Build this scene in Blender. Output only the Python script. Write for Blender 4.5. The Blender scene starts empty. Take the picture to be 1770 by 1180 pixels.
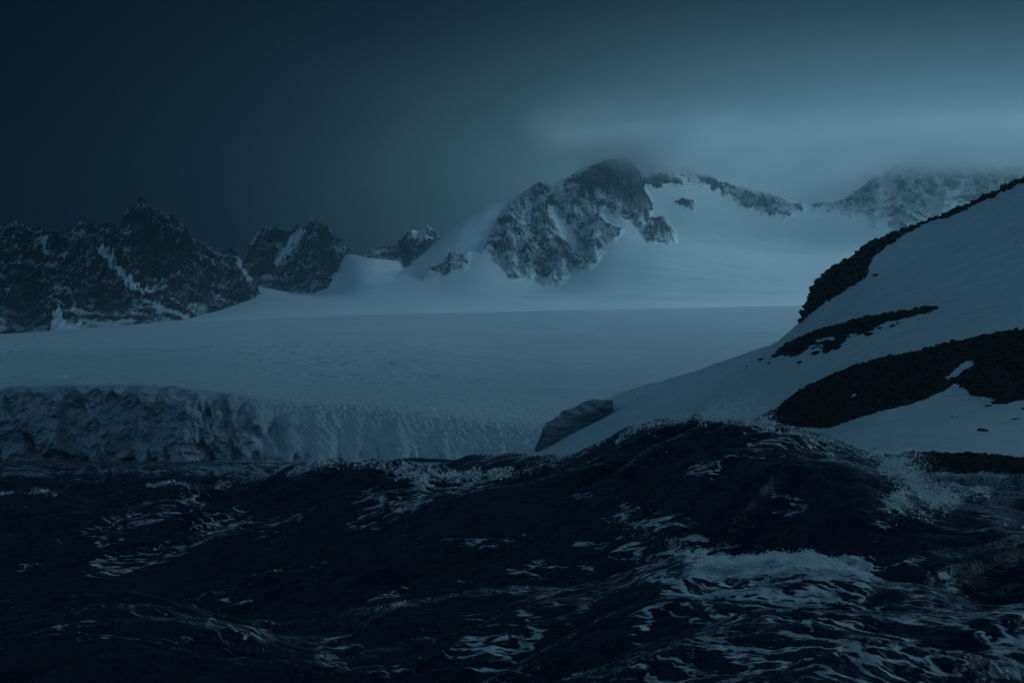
import bpy, math
import numpy as np
C = bpy.context.scene.collection
R = math.radians
RNG = np.random.RandomState(7)

# ------------------------------------------------------------------ camera frame
F, CX, CY, HZ, CAMZ = 2458.0, 885.0, 590.0, 787.0, 3.0
PITCH = math.atan((HZ - CY) / F)
cp, sp = math.cos(PITCH), math.sin(PITCH)

def ue(px, py):
    """bearing (x/y) and rise (z/y) of a sight line"""
    x = (np.asarray(px, float) - CX) / F; y = (CY - np.asarray(py, float)) / F
    d = cp - y * sp
    return x / d, (sp + y * cp) / d

def pix(X, Y, Z):
    d = Y * cp + (Z - CAMZ) * sp
    d = np.maximum(d, 1e-3)
    return CX + F * X / d, CY - F * ((Z - CAMZ) * cp - Y * sp) / d

# ------------------------------------------------------------------ noise
_P = RNG.permutation(512).astype(np.int64); _P = np.concatenate([_P, _P])
_G3 = RNG.normal(size=(512, 3)); _G3 /= np.linalg.norm(_G3, axis=1)[:, None]
_A = RNG.rand(512) * 2 * math.pi
_G2 = np.stack([np.cos(_A), np.sin(_A)], 1)

def n2(x, y, seed=0):
    x = x + seed * 17.31; y = y + seed * 9.77
    xi = np.floor(x).astype(np.int64); yi = np.floor(y).astype(np.int64)
    fx = x - xi; fy = y - yi
    u = fx * fx * fx * (fx * (fx * 6 - 15) + 10); v = fy * fy * fy * (fy * (fy * 6 - 15) + 10)
    def g(i, j):
        h = _P[(_P[(xi + i) & 511] + yi + j) & 511]
        return _G2[h, 0] * (fx - i) + _G2[h, 1] * (fy - j)
    a = g(0, 0); b = g(1, 0); c = g(0, 1); d = g(1, 1)
    return 1.5 * ((a + u * (b - a)) * (1 - v) + (c + u * (d - c)) * v)

def n3(x, y, z, seed=0):
    x = x + seed * 17.31; y = y + seed * 9.77; z = z + seed * 5.13
    xi = np.floor(x).astype(np.int64); yi = np.floor(y).astype(np.int64); zi = np.floor(z).astype(np.int64)
    fx = x - xi; fy = y - yi; fz = z - zi
    u, v, w = [f * f * f * (f * (f * 6 - 15) + 10) for f in (fx, fy, fz)]
    def g(i, j, k):
        h = _P[(_P[(_P[(xi + i) & 511] + yi + j) & 511] + zi + k) & 511]
        return _G3[h, 0] * (fx - i) + _G3[h, 1] * (fy - j) + _G3[h, 2] * (fz - k)
    r = []
    for k in (0, 1):
        a = g(0, 0, k); b = g(1, 0, k); c = g(0, 1, k); d = g(1, 1, k)
        r.append((a + u * (b - a)) * (1 - v) + (c + u * (d - c)) * v)
    return 1.5 * (r[0] * (1 - w) + r[1] * w)

def fbm(x, y, o=4, seed=0, gain=.5, ridge=False):
    s = 0; a = 1; t = 0
    for i in range(o):
        n = n2(x, y, seed + i * 3)
        s = s + a * ((1 - 2 * np.abs(n)) if ridge else n); t += a
        x = x * 2.03 + .3; y = y * 2.03 + .7; a *= gain
    return s / t

def fbm3(x, y, z, o=4, seed=0, gain=.5, ridge=False):
    s = 0; a = 1; t = 0
    for i in range(o):
        n = n3(x, y, z, seed + i * 3)
        s = s + a * ((1 - 2 * np.abs(n)) if ridge else n); t += a
        x = x * 2.03 + .3; y = y * 2.03 + .7; z = z * 2.03 + .1; a *= gain
    return s / t

def sst(a, b, x):
    t = np.clip((x - a) / (b - a), 0, 1); return t * t * (3 - 2 * t)

def lerp(u, pts):
    p = np.array(pts, float); return np.interp(u, p[:, 0], p[:, 1])

def poly_sd(px, py, poly):
    """signed distance (positive inside)"""
    p = np.array(poly, float); q = np.roll(p, -1, 0)
    out = np.full(px.shape, -60.0)
    lo = p.min(0) - 50; hi = p.max(0) + 50
    m = (px > lo[0]) & (px < hi[0]) & (py > lo[1]) & (py < hi[1])
    X = px[m]; Yy = py[m]
    d = np.full(X.shape, 1e9); ins = np.zeros(X.shape, bool)
    for a, b in zip(p, q):
        e = b - a; t = np.clip(((X - a[0]) * e[0] + (Yy - a[1]) * e[1]) / (e @ e + 1e-9), 0, 1)
        d = np.minimum(d, np.hypot(X - a[0] - t * e[0], Yy - a[1] - t * e[1]))
        c = (a[1] > Yy) != (b[1] > Yy)
        with np.errstate(divide='ignore', invalid='ignore'):
            xx = (b[0] - a[0]) * (Yy - a[1]) / (b[1] - a[1] + 1e-12) + a[0]
        ins ^= c & (X < xx)
    out[m] = np.where(ins, d, -d)
    return out

def line_d(px, py, line):
    p = np.array(line, float); d = np.full(px.shape, 1e9)
    if len(p) == 1: return np.hypot(px - p[0, 0], py - p[0, 1])
    for a, b in zip(p[:-1], p[1:]):
        e = b - a; t = np.clip(((px - a[0]) * e[0] + (py - a[1]) * e[1]) / (e @ e + 1e-9), 0, 1)
        d = np.minimum(d, np.hypot(px - a[0] - t * e[0], py - a[1] - t * e[1]))
    return d

# ------------------------------------------------------------------ mesh helpers
def grid_mesh(name, X, Y, Z, mat, attrs=None, smooth=True):
    nr, nc = X.shape
    me = bpy.data.meshes.new(name)
    co = np.stack([X, Y, Z], -1).reshape(-1, 3).astype(np.float32)
    i = np.arange(nr - 1)[:, None] * nc + np.arange(nc - 1)[None, :]
    q = np.stack([i, i + 1, i + nc + 1, i + nc], -1).reshape(-1).astype(np.int32)
    nf = (nr - 1) * (nc - 1)
    me.vertices.add(len(co)); me.vertices.foreach_set('co', co.ravel())
    me.loops.add(nf * 4); me.loops.foreach_set('vertex_index', q)
    me.polygons.add(nf); me.polygons.foreach_set('loop_start', np.arange(0, nf * 4, 4, dtype=np.int32))
    me.polygons.foreach_set('use_smooth', np.full(nf, smooth))
    for k, v in (attrs or {}).items():
        a = me.attributes.new(k, 'FLOAT', 'POINT'); a.data.foreach_set('value', v.reshape(-1).astype(np.float32))
    me.update(); me.validate()
    me.materials.append(mat)
    o = bpy.data.objects.new(name, me); C.objects.link(o)
    return o

def tri_mesh(name, V, T, mat, smooth=False, attrs=None):
    me = bpy.data.meshes.new(name)
    V = np.asarray(V, np.float32); T = np.asarray(T, np.int32)
    me.vertices.add(len(V)); me.vertices.foreach_set('co', V.ravel())
    me.loops.add(len(T) * 3); me.loops.foreach_set('vertex_index', T.ravel())
    me.polygons.add(len(T)); me.polygons.foreach_set('loop_start', np.arange(0, len(T) * 3, 3, dtype=np.int32))
    me.polygons.foreach_set('use_smooth', np.full(len(T), smooth))
    for k, v in (attrs or {}).items():
        a = me.attributes.new(k, 'FLOAT', 'POINT'); a.data.foreach_set('value', np.asarray(v, np.float32))
    me.update(); me.validate(); me.materials.append(mat)
    o = bpy.data.objects.new(name, me); C.objects.link(o)
    return o

def pchip_w(Ys, Zs, Yq):
    """smooth monotone interpolation down each column. Ys,Zs: (K,nc); Yq: (nr,nc)"""
    K = len(Ys); h = np.diff(Ys, axis=0); s = np.diff(Zs, axis=0) / h
    m = np.zeros_like(Zs)
    for k in range(1, K - 1):
        ok = s[k - 1] * s[k] > 0
        w1 = 2 * h[k] + h[k - 1]; w2 = h[k] + 2 * h[k - 1]
        with np.errstate(divide='ignore', invalid='ignore'):
            v = (w1 + w2) / (w1 / s[k - 1] + w2 / s[k])
        m[k] = np.where(ok, np.nan_to_num(v), 0)
    m[0] = s[0]; m[-1] = s[-1]
    out = np.zeros_like(Yq)
    for k in range(K - 1):
        sel = (Yq >= Ys[k]) & ((Yq < Ys[k + 1]) | (k == K - 2))
        t = (Yq - Ys[k]) / h[k]; t = np.clip(t, 0, 1)
        f = (2 * t**3 - 3 * t**2 + 1) * Zs[k] + (t**3 - 2 * t**2 + t) * h[k] * m[k] + (-2 * t**3 + 3 * t**2) * Zs[k + 1] + (t**3 - t**2) * h[k] * m[k + 1]
        out = np.where(sel, f, out)
    return out

def rows_for(Ys, counts):
    r = []
    for k, n in enumerate(counts):
        t = np.linspace(0, 1, n, endpoint=(k == len(counts) - 1))[:, None]
        r.append(Ys[k][None] * (1 - t) + Ys[k + 1][None] * t)
    return np.concatenate(r, 0)

def uline(u, pts):
    """rise along a traced line given as picture points -> e(u)"""
    p = np.array(pts, float); a, b = ue(p[:, 0], p[:, 1]); return np.interp(u, a, b)

def pxof(u): return CX + F * u     # approximate, for depth tables only

def tag(o, label=None, cat=None, group=None, kind=None):
    if label: o['label'] = label
    if cat: o['category'] = cat
    if group: o['group'] = group
    if kind: o['kind'] = kind
    return o

# ------------------------------------------------------------------ materials
class NT:
    def __init__(s, name, world=None):
        if world: s.t = world.node_tree
        else:
            s.m = bpy.data.materials.new(name); s.m.use_nodes = True; s.t = s.m.node_tree
        s.t.nodes.clear()
    def n(s, typ, **kw):
        nd = s.t.nodes.new(typ)
        for k, v in kw.items():
            if k.startswith('i_'):
                key = k[2:]; key = int(key) if key.isdigit() else key.replace('_', ' ')
                s.put(nd.inputs[key], v)
            else: setattr(nd, k, v)
        return nd
    def put(s, inp, v):
        if isinstance(v, bpy.types.NodeSocket): s.t.links.new(v, inp)
        else: inp.default_value = v
    def math(s, op, a, b=0.0, c=None, clamp=False):
        nd = s.t.nodes.new('ShaderNodeMath'); nd.operation = op; nd.use_clamp = clamp
        s.put(nd.inputs[0], a); s.put(nd.inputs[1], b)
        if c is not None: s.put(nd.inputs[2], c)
        return nd.outputs[0]
    def vm(s, op, a, b=(0, 0, 0)):
        nd = s.t.nodes.new('ShaderNodeVectorMath'); nd.operation = op
        s.put(nd.inputs[0], a); s.put(nd.inputs[1], b); return nd.outputs[0]
    def scale(s, a, k):
        nd = s.t.nodes.new('ShaderNodeVectorMath'); nd.operation = 'SCALE'
        s.put(nd.inputs[0], a); s.put(nd.inputs[3], k); return nd.outputs[0]
    def mapr(s, v, a, b, c=0.0, d=1.0, smooth=True):
        nd = s.t.nodes.new('ShaderNodeMapRange'); nd.interpolation_type = 'SMOOTHSTEP' if smooth else 'LINEAR'
        for i, x in enumerate((v, a, b, c, d)): s.put(nd.inputs[i], x)
        return nd.outputs[0]
    def noise(s, vec, scale, detail=4, rough=.55, dist=0.0):
        nd = s.t.nodes.new('ShaderNodeTexNoise'); s.put(nd.inputs['Vector'], vec)
        s.put(nd.inputs['Scale'], scale); nd.inputs['Detail'].default_value = detail
        nd.inputs['Roughness'].default_value = rough; nd.inputs['Distortion'].default_value = dist
        return nd.outputs[0]
    def coord(s): return s.t.nodes.new('ShaderNodeTexCoord').outputs['Object']
    def mapping(s, vec, rot=(0, 0, 0), sc=(1, 1, 1)):
        nd = s.t.nodes.new('ShaderNodeMapping'); s.put(nd.inputs[0], vec)
        nd.inputs['Rotation'].default_value = rot; nd.inputs['Scale'].default_value = sc
        return nd.outputs[0]
    def attr(s, name):
        nd = s.t.nodes.new('ShaderNodeAttribute'); nd.attribute_name = name; return nd.outputs['Fac']
    def mix(s, f, a, b):
        nd = s.t.nodes.new('ShaderNodeMix'); nd.data_type = 'RGBA'
        s.put(nd.inputs[0], f); s.put(nd.inputs[6], a); s.put(nd.inputs[7], b); return nd.outputs[2]
    def bump(s, h, dist, strength=1.0, normal=None):
        nd = s.t.nodes.new('ShaderNodeBump'); nd.inputs['Strength'].default_value = strength
        s.put(nd.inputs['Distance'], dist); s.put(nd.inputs['Height'], h)
        if normal is not None: s.put(nd.inputs['Normal'], normal)
        return nd.outputs[0]
    def bsdf(s, color, rough, normal=None, **kw):
        nd = s.t.nodes.new('ShaderNodeBsdfPrincipled')
        s.put(nd.inputs['Base Color'], color); s.put(nd.inputs['Roughness'], rough)
        if normal is not None: s.put(nd.inputs['Normal'], normal)
        for k, v in kw.items(): s.put(nd.inputs[k.replace('_', ' ')], v)
        return nd.outputs[0]
    def out(s, surf=None, vol=None):
        o = s.t.nodes.new('ShaderNodeOutputMaterial')
        if surf is not None: s.t.links.new(surf, o.inputs['Surface'])
        if vol is not None: s.t.links.new(vol, o.inputs['Volume'])
        return s.m

def mat_terrain(name, S, dust=.5, snow_bump=.3, snowc=(.80, .82, .84), rockc=((.018, .021, .026), (.06, .065, .072)), rockbump=1.0, stretch=(1, 1, 1)):
    """S = size in metres of the small rock features seen; dust = how much snow lies on the rock"""
    t = NT(name); co = t.coord(); sc = t.mapping(co, sc=stretch)
    edge = t.noise(sc, 1 / (S * 1.3), 6, .65)
    rk = t.attr('rock')
    rk2 = t.math('ADD', rk, t.math('MULTIPLY', t.math('SUBTRACT', edge, .5), .9))
    rockm = t.mapr(rk2, .46, .54)
    geo = t.n('ShaderNodeNewGeometry')
    sep = t.n('ShaderNodeSeparateXYZ', i_0=geo.outputs['Normal'])
    d1 = t.noise(sc, 1 / (S * .55), 5, .75)
    d2 = t.noise(co, 1 / (S * 7), 3, .6)
    dv = t.math('ADD', t.math('ADD', d1, t.math('MULTIPLY', d2, 1.4)), t.math('MULTIPLY', sep.outputs[2], .55))
    dm = t.mapr(dv, 1.83 - dust * .62, 1.97 - dust * .55)
    dm = t.math('MULTIPLY', dm, t.mapr(t.attr('bare'), .2, .9, 1.0, .25))
    rc = t.mix(t.noise(co, 1 / (S * 2.2), 5, .6), (*rockc[0], 1), (*rockc[1], 1))
    h_rock = t.noise(sc, 1 / (S * .8), 8, .7)
    h_rock2 = t.noise(co, 1 / (S * 3), 5, .6)
    hs = t.noise(t.mapping(co, sc=(.6, 1.6, 1)), 1 / (S * 4), 5, .6)
    nb = t.bump(t.math('ADD', h_rock, h_rock2), S * 1.3 * rockbump, 1.0)
    ns = t.bump(hs, S * snow_bump, 1.0)
    snowcol = t.mix(t.noise(co, 1 / (S * 9), 4, .6), (*[c * .93 for c in snowc], 1), (*snowc, 1))
    rock = t.bsdf(t.mix(dm, rc, snowcol), .9, nb, Specular_IOR_Level=.2)
    snow = t.bsdf(snowcol, .7, ns, Specular_IOR_Level=.15)
    mx = t.n('ShaderNodeMixShader', i_0=rockm, i_1=snow, i_2=rock)
    return t.out(mx.outputs[0])

import bmesh
def ico(sub):
    bm = bmesh.new(); bmesh.ops.create_icosphere(bm, subdivisions=sub, radius=1.0)
    V = np.array([v.co[:] for v in bm.verts]); T = np.array([[v.index for v in f.verts] for f in bm.faces]); bm.free()
    return V, T
# ------------------------------------------------------------------ fan of bearings
def cols(p0, p1, n, wide=None):
    u0, u1 = ue(p0, HZ)[0], ue(p1, HZ)[0]
    return np.linspace(u0, u1, n)

def gsm(v, s):
    if s <= 0: return v
    n = int(s * 3); k = np.exp(-.5 * (np.arange(-n, n + 1) / s) ** 2); k /= k.sum()
    return np.convolve(np.pad(v, n, mode='edge'), k, 'valid')

def terrain(name, u, layers, counts, sm=None):
    du = (u[-1] - u[0]) / (len(u) - 1) * F          # picture px per column
    sm = [0] * len(layers) if sm is None else sm
    layers = [(gsm(l[0] * np.ones_like(u), s / du), gsm(l[1] * np.ones_like(u), s / du)) for l, s in zip(layers, sm)]
    """layers: list of (Y(u), z(u)); returns X,Y,Z arrays"""
    Ys = np.stack([l[0] * np.ones_like(u) for l in layers]); Zs = np.stack([l[1] * np.ones_like(u) for l in layers])
    Yq = rows_for(Ys, counts); Z = pchip_w(Ys, Zs, Yq)
    return Yq * u[None], Yq, Z

def zline(u, Y, pts): return CAMZ + uline(u, pts) * Y

# ================================================================== GLACIER (front cliff to plateau break)
m_ice = None
def build_glacier():
    u = cols(-560, 2000, 1900)
    P = pxof(u)
    Yf = lerp(P, [(-560, 580), (0, 568), (300, 565), (600, 570), (930, 562), (1400, 560), (2000, 560)])
    Yf = Yf + 5 * n2(P / 60, P * 0, 3) + 3 * n2(P / 22, P * 0, 4)
    L = []
    L.append((Yf, -2.0 + 0 * u))
    Y1 = Yf + lerp(P, [(0, 5), (400, 9), (600, 22), (930, 38), (2000, 40)])
    L.append((Y1, zline(u, Y1, [(-560, 676), (0, 672), (150, 669), (290, 672), (400, 694), (480, 716), (560, 722), (640, 728), (760, 745), (900, 762), (2000, 762)])))
    Y2 = Y1 + lerp(P, [(0, 22), (400, 40), (600, 60), (930, 70)])
    L.append((Y2, zline(u, Y2, [(-560, 668), (0, 668), (150, 666), (290, 668), (400, 678), (500, 690), (620, 697), (760, 708), (900, 722), (1000, 725), (2000, 725)])))
    Y3 = 800 + 0 * u
    L.append((Y3, zline(u, Y3, [(-560, 645), (0, 647), (300, 655), (500, 672), (700, 680), (930, 690), (2000, 680)])))
    Y4 = 1150 + 0 * u
    L.append((Y4, zline(u, Y4, [(-560, 606), (0, 608), (300, 605), (600, 618), (900, 628), (1200, 630), (2000, 630)])))
    Y5 = 1550 + 0 * u
    L.append((Y5, zline(u, Y5, [(-560, 600), (0, 603), (300, 597), (600, 588), (900, 584), (1400, 578), (2000, 575)])))
    Y6 = 2300 + 0 * u
    L.append((Y6, zline(u, Y6, [(-560, 590), (0, 586), (90, 580), (200, 570), (330, 563), (640, 553), (900, 547), (1390, 537), (2000, 530)])))
    Y7 = 2420 + 0 * u
    L.append((Y7, zline(u, Y7, [(-560, 600), (0, 596), (330, 576), (900, 558), (1390, 548), (2000, 540)]) - 4))
    X, Y, Z = terrain('glacier', u, L, [170, 130, 70, 60, 40, 60, 6], [4, 8, 25, 45, 45, 45, 30, 30])
    rows_k = np.linspace(0, 1, Y.shape[0])[:, None]
    # cliff strength: 1 on the face, fading up-glacier
    face = 1 - sst(0, 1, (Y - Y1[None]) / (Y2 - Y1)[None])
    up = 1 - sst(0, 1, (Y - Y2[None]) / 260.0)
    left = 1 - sst(330, 620, P)[None] * np.ones_like(Y)
    v0 = Y - Yf[None]
    # broken calving face on the left
    c1 = fbm3(X / 16, Y / 30, Z / 12, 4, 1, .55, True); c2 = fbm3(X / 5, Y / 9, Z / 5, 4, 5, .6)
    c3 = fbm3(X / 26, Y / 40, Z / 20, 3, 9)
    sl = sst(-2, 3, Z) 
    Y_off = face * left * (c1 * 4.5 + c2 * 3.2 + c3 * 8)
    X_off = face * left * c2 * 1.2
    Z_off = face * left * sl * (c2 * 1.6 + c1 * 1.2) * .8
    crk = sst(.62, .92, fbm(X / 17 + Z / 60, Z / 50, 3, 13, .5, True)); Y_off = Y_off + face * (.3 + .7 * left) * crk * 6
    notch = np.clip(fbm(X / 13, Y / 40, 3, 15, .6) + .12, 0, 1) * np.exp(-((v0 - (Y1 - Yf)[None]) / 9) ** 2)
    Z_off = Z_off - left * notch * 9
    # flutes and seracs on the right part: long furrows leaning left-down
    v = (Y - Yf[None])
    w = X + .09 * v + Z * .85
    w = w + 2.5 * n2(X / 30, Z / 18, 19); f1 = fbm(w / 5.5, v / 26, 4, 21, .65, True); f2 = fbm(w / 1.5, v / 7, 3, 31, .65)
    right = 1 - left
    Z_off = Z_off + (face * .9 + up * .55) * right * (f1 * 1.3 + f2 * 1.0) * sl * (.35 + .65 * face)
    Y_off = Y_off + face * right * (f1 * 1.6 + c3 * 3)
    # crevassed top near the lip everywhere
    cr = fbm((X * .9 + Y * .25) / 9, (Y - X * .3) / 16, 4, 41, .6, True)
    edge = up * (1 - face) 
    Z_off = Z_off + edge * (cr * (.40 + .35 * left) + .15 * fbm(X / 3, Y / 9, 3, 44)) 
    # undulations and faint crevasse lines further up
    far = sst(0, 1, (Y - Y2[None]) / 200)
    Z_off = Z_off + far * (2.6 * fbm(X / 150, Y / 120, 3, 51)) * (1 - sst(1700, 2250, Y))
    cl = fbm(X / 60 + Y / 200, Y / 26, 3, 55, .6, True)
    msk = sst(.0, .5, fbm(X / 180, Y / 90, 2, 58) + .15) * (1 - sst(400, 1000, P)[None])
    Z_off = Z_off - far * msk * sst(.55, .85, cl) * 3.2 * (1 - sst(1200, 1700, Y))
    Z = Z + Z_off; Y = Y + Y_off; X = X + X_off
    t = NT('glacier_ice'); co = t.coord()
    fc = t.attr('face')
    nz = t.noise(co, .16, 8, .7); nz2 = t.noise(co, .7, 6, .7); big = t.noise(co, .03, 4, .6)
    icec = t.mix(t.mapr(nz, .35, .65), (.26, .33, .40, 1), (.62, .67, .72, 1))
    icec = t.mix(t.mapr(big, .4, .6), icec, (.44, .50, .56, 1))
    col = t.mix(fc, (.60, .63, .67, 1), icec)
    h = t.math('ADD', nz, t.math('MULTIPLY', nz2, .45))
    h = t.math('ADD', h, t.math('MULTIPLY', t.noise(t.mapping(co, (0, R(25), 0), (1, 1, .3)), .35, 5, .65), fc))
    farb = t.noise(t.mapping(co, sc=(.05, .12, .05)), 1.0, 6, .6)
    nrm = t.bump(h, t.mapr(fc, 0, 1, .15, 2.6, False), 1.0)
    nrm = t.bump(farb, 1.2, 1.0, nrm)
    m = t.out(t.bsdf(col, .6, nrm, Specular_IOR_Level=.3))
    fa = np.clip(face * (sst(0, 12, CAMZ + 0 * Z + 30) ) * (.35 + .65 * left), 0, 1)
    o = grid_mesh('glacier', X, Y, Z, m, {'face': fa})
    tag(o, kind='structure')
build_glacier()

# ================================================================== CENTRAL MASSIF AND SNOW BASIN
M_ROCK = [
 [(835,437),(850,402),(866,368),(880,350),(905,335),(935,315),(958,322),(985,305),(1006,292),(1030,280),(1080,255),(1106,285),(1115,325),(1127,365),(1124,388),(1100,392),(1072,376),(1050,362),(1036,372),(1060,384),(1077,400),(1060,417),(1046,421),(1040,440),(1022,462),(1000,470),(984,472),(966,493),(944,492),(946,476),(918,484),(880,481),(866,462),(860,442)],
 [(1122,376),(1148,378),(1168,404),(1167,420),(1122,419),(1112,400)],
 [(733,482),(742,468),(762,458),(775,444),(812,438),(806,465),(782,474),(746,482)],
 [(1100,262),(1150,286),(1166,300),(1180,322),(1150,320),(1130,330),(1112,318)],
 [(1168,350),(1180,342),(1198,350),(1198,362),(1184,362)],
]
M_SPECK = [
 [(1150,272),(1200,290),(1250,312),(1300,326),(1350,340),(1394,352),(1394,364),(1376,372),(1352,384),(1325,376),(1290,366),(1262,350),(1240,334),(1205,322),(1175,310)],
 [(1394,350),(1450,346),(1478,330),(1510,308),(1530,295),(1620,250),(1900,240),(1900,330),(1662,350),(1645,340),(1622,366),(1600,382),(1574,398),(1556,408),(1545,396),(1540,370),(1528,350),(1520,372),(1508,386),(1500,362),(1470,374),(1450,366),(1400,366)],
]
M_SNOWCUT = [ [(1040,372),(1075,382),(1085,398),(1066,396),(1046,384)], [(1642,345),(1655,318),(1672,296),(1684,296),(1668,325),(1654,350)],
 [(912,345),(920,352),(915,395),(908,395)], [(955,360),(985,395),(1003,440),(990,440),(966,400),(948,370)], [(968,318),(975,300),(984,302),(970,330)] ]

def rockmask(px, py, rocks, cuts=(), amp=7, sc=14, soft=7, seed=0):
    nz = fbm(px / sc, py / sc, 5, seed, .6)
    s = np.full(px.shape, -60.)
    for p in rocks: s = np.maximum(s, poly_sd(px, py, p))
    for p in cuts: s = np.minimum(s, -poly_sd(px, py, p))
    return s + nz * amp, s

def build_massif():
    u = cols(250, 2150, 1500); P = pxof(u)
    sky = [(250,560),(330,530),(405,485),(440,478),(490,466),(545,480),(570,478),(582,468),(590,452),(598,441),(612,440),(635,446),(668,449),(690,452),(699,468),(706,464),(762,415),(800,382),(838,358),(868,349),(890,342),(920,326),(935,317),(960,318),(985,305),(1005,292),(1020,287),(1045,281),(1075,278),(1100,278),(1125,281),(1150,285),(1200,298),(1250,316),(1300,330),(1350,344),(1390,357),(1410,356),(1450,351),(1466,340),(1480,331),(1492,326),(1500,314),(1512,304),(1524,310),(1534,296),(1546,300),(1560,282),(1590,274),(1620,255),(1700,262),(1770,268),(2150,240)]
    Yr = lerp(P, [(250, 3650), (545, 3800), (570, 3700), (590, 3480), (645, 3480), (700, 4000), (762, 4100), (900, 4250), (1080, 4500), (1390, 5000), (1620, 5200), (2150, 5200)])
    Y0 = 2380 + 0 * u
    L = [(Y0, zline(u, Y0, [(250, 600), (900, 565), (1390, 552), (2150, 545)]) - 8)]
    Y1 = 2500 + 0 * u
    L.append((Y1, zline(u, Y1, [(250,568),(330,562),(640,553),(900,548),(1390,538),(2150,530)]) - 3))
    a = Y1 + (Yr - Y1) * .35
    L.append((a, zline(u, a, [(250,565),(330,545),(420,522),(500,520),(620,523),(700,515),(820,512),(900,515),(1000,515),(1100,502),(1250,498),(1390,490),(1550,480),(2150,450)])))
    b = Y1 + (Yr - Y1) * .68
    L.append((b, zline(u, b, [(250,562),(330,535),(370,508),(410,484),(440,489),(470,497),(510,506),(545,513),(585,503),(620,488),(700,485),(740,476),(820,455),(860,462),(900,484),(960,484),(1040,440),(1130,430),(1250,432),(1390,434),(1550,415),(2150,380)])))
    c = Y1 + (Yr - Y1) * .86
    L.append((c, zline(u, c, [(250,561),(330,532),(405,492),(440,490),(490,484),(545,478),(588,470),(620,462),(699,472),(730,450),(780,418),(860,395),(920,398),(1000,390),(1080,350),(1130,370),(1200,365),(1300,380),(1390,382),(1480,372),(1560,345),(2150,310)])))
    L.append((Yr, zline(u, Yr, sky)))
    L.append((Yr + 260, zline(u, Yr, sky) - 130)); L.append((Yr + 900, zline(u, Yr, sky) - 700))
    X, Y, Z = terrain('m', u, L, [6, 110, 150, 150, 150, 20, 8], [40, 40, 55, 34, 16, 3, 5, 9])
    px, py = pix(X, Y, Z)
    s, raw = rockmask(px, py, M_ROCK, M_SNOWCUT, 11, 20, 7, 1)
    s2, raw2 = rockmask(px, py, M_SPECK, M_SNOWCUT[1:2] + [[(1520,395),(1530,350),(1538,320),(1544,322),(1540,360),(1532,400)], [(1590,400),(1604,360),(1628,300),(1634,302),(1616,360),(1602,400)]], 18, 14, 6, 11)
    sp = fbm(px / 6, py / 9, 4, 17, .7)
    s2 = np.minimum(s2, 9) + sp * 10 - 3.5 + 10 * sst(1440, 1500, px)
    s = np.maximum(s, s2)
    m = np.clip(.5 + s / 10, 0, 1)
    mm = sst(-6, 14, np.maximum(raw, raw2 - 4))
    g = fbm(X / 75, Y / 330, 5, 61, .55, True); g2 = fbm(X / 24, Y / 70, 4, 66, .6, True); g3 = fbm(X / 9, Y / 16, 3, 71, .6)
    nr_ = 1 - .65 * np.exp(-((Y - Yr[None]) / 150) ** 2) * (np.abs(P[None] - 1080) < 140)
    Z = Z + mm * nr_ * (g * 34 + g2 * 13 + g3 * 5.0 - 4) + (1 - mm) * 5 * fbm(X / 260, Y / 200, 3, 75) * sst(2500, 2900, Y)
    bare = sst(0, 12, np.maximum(poly_sd(px, py, [(1003,300),(1030,275),(1080,255),(1106,280),(1115,320),(1127,365),(1120,392),(1072,365),(1040,345),(1000,335),(985,320)]),
             poly_sd(px, py, [(1122,376),(1148,378),(1168,404),(1167,420),(1122,419)])) + 4 * n2(px / 12, py / 12))
    bare = np.maximum(bare, .62 * sst(1440, 1500, px) * sst(-.35, .35, fbm(px / 40, py / 60, 3, 23)))
    mat = mat_terrain('snowy_mountain', 8, dust=.60, snow_bump=.10, stretch=(1.2, .6, 1.0))
    o = grid_mesh('mountain', X, Y, Z, mat, {'rock': m, 'bare': bare}); tag(o, kind='structure')
build_massif()

# ================================================================== rock ranges behind the glacier
def range_(name, p0, p1, n, sky, base, Yr, Yb, rows, amp, mat, cuts=(), bare=None, seed=0, jag=1.0, gull=(60, 200)):
    u = cols(p0, p1, n)
    Yr = Yr * np.ones_like(u); Yb = Yb * np.ones_like(u)
    zb = zline(u, Yb, base); zr = zline(u, Yr, sky)
    L = [(Yb - 120, zb - 60), (Yb, zb), (Yb * .5 + Yr * .5, zb * .52 + zr * .48), (Yr, zr), (Yr + 180, zr - 120), (Yr + 600, zr - 500)]
    X, Y, Z = terrain(name, u, L, [8, rows, rows, 24, 8])
    px, py = pix(X, Y, Z)
    k = sst(0, 1, (Y - (Yb - 60)[None]) / ((Yr - Yb) * .5)[None])
    g = fbm(X / gull[0], Y / gull[1], 5, seed, .58, True); g2 = fbm(X / 22, Y / 50, 4, seed + 4, .62, True); g3 = fbm(X / 8, Y / 12, 3, seed + 9, .6)
    amp = amp * (1 - .35 * np.exp(-((Y - Yr[None]) / 110) ** 2))
    Z = Z + k * amp * (g + .42 * g2 + .2 * g3 - .1) + jag * k * 5 * n2(X / 6, Y / 40, seed + 12)
    s = np.full(px.shape, 30.)
    for p in cuts: s = np.minimum(s, -poly_sd(px, py, p))
    s = s + 17 * fbm(px / 11, py / 16, 5, seed + 3, .7) + 1
    m = np.clip(.5 + s / 9, 0, 1)
    bz = np.zeros_like(px)
    for p in (bare or []): bz = np.maximum(bz, sst(-2, 12, poly_sd(px, py, p) + 6 * n2(px / 14, py / 14, 5)))
    o = grid_mesh(name, X, Y, Z, mat, {'rock': m, 'bare': bz}); tag(o, kind='structure')

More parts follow.
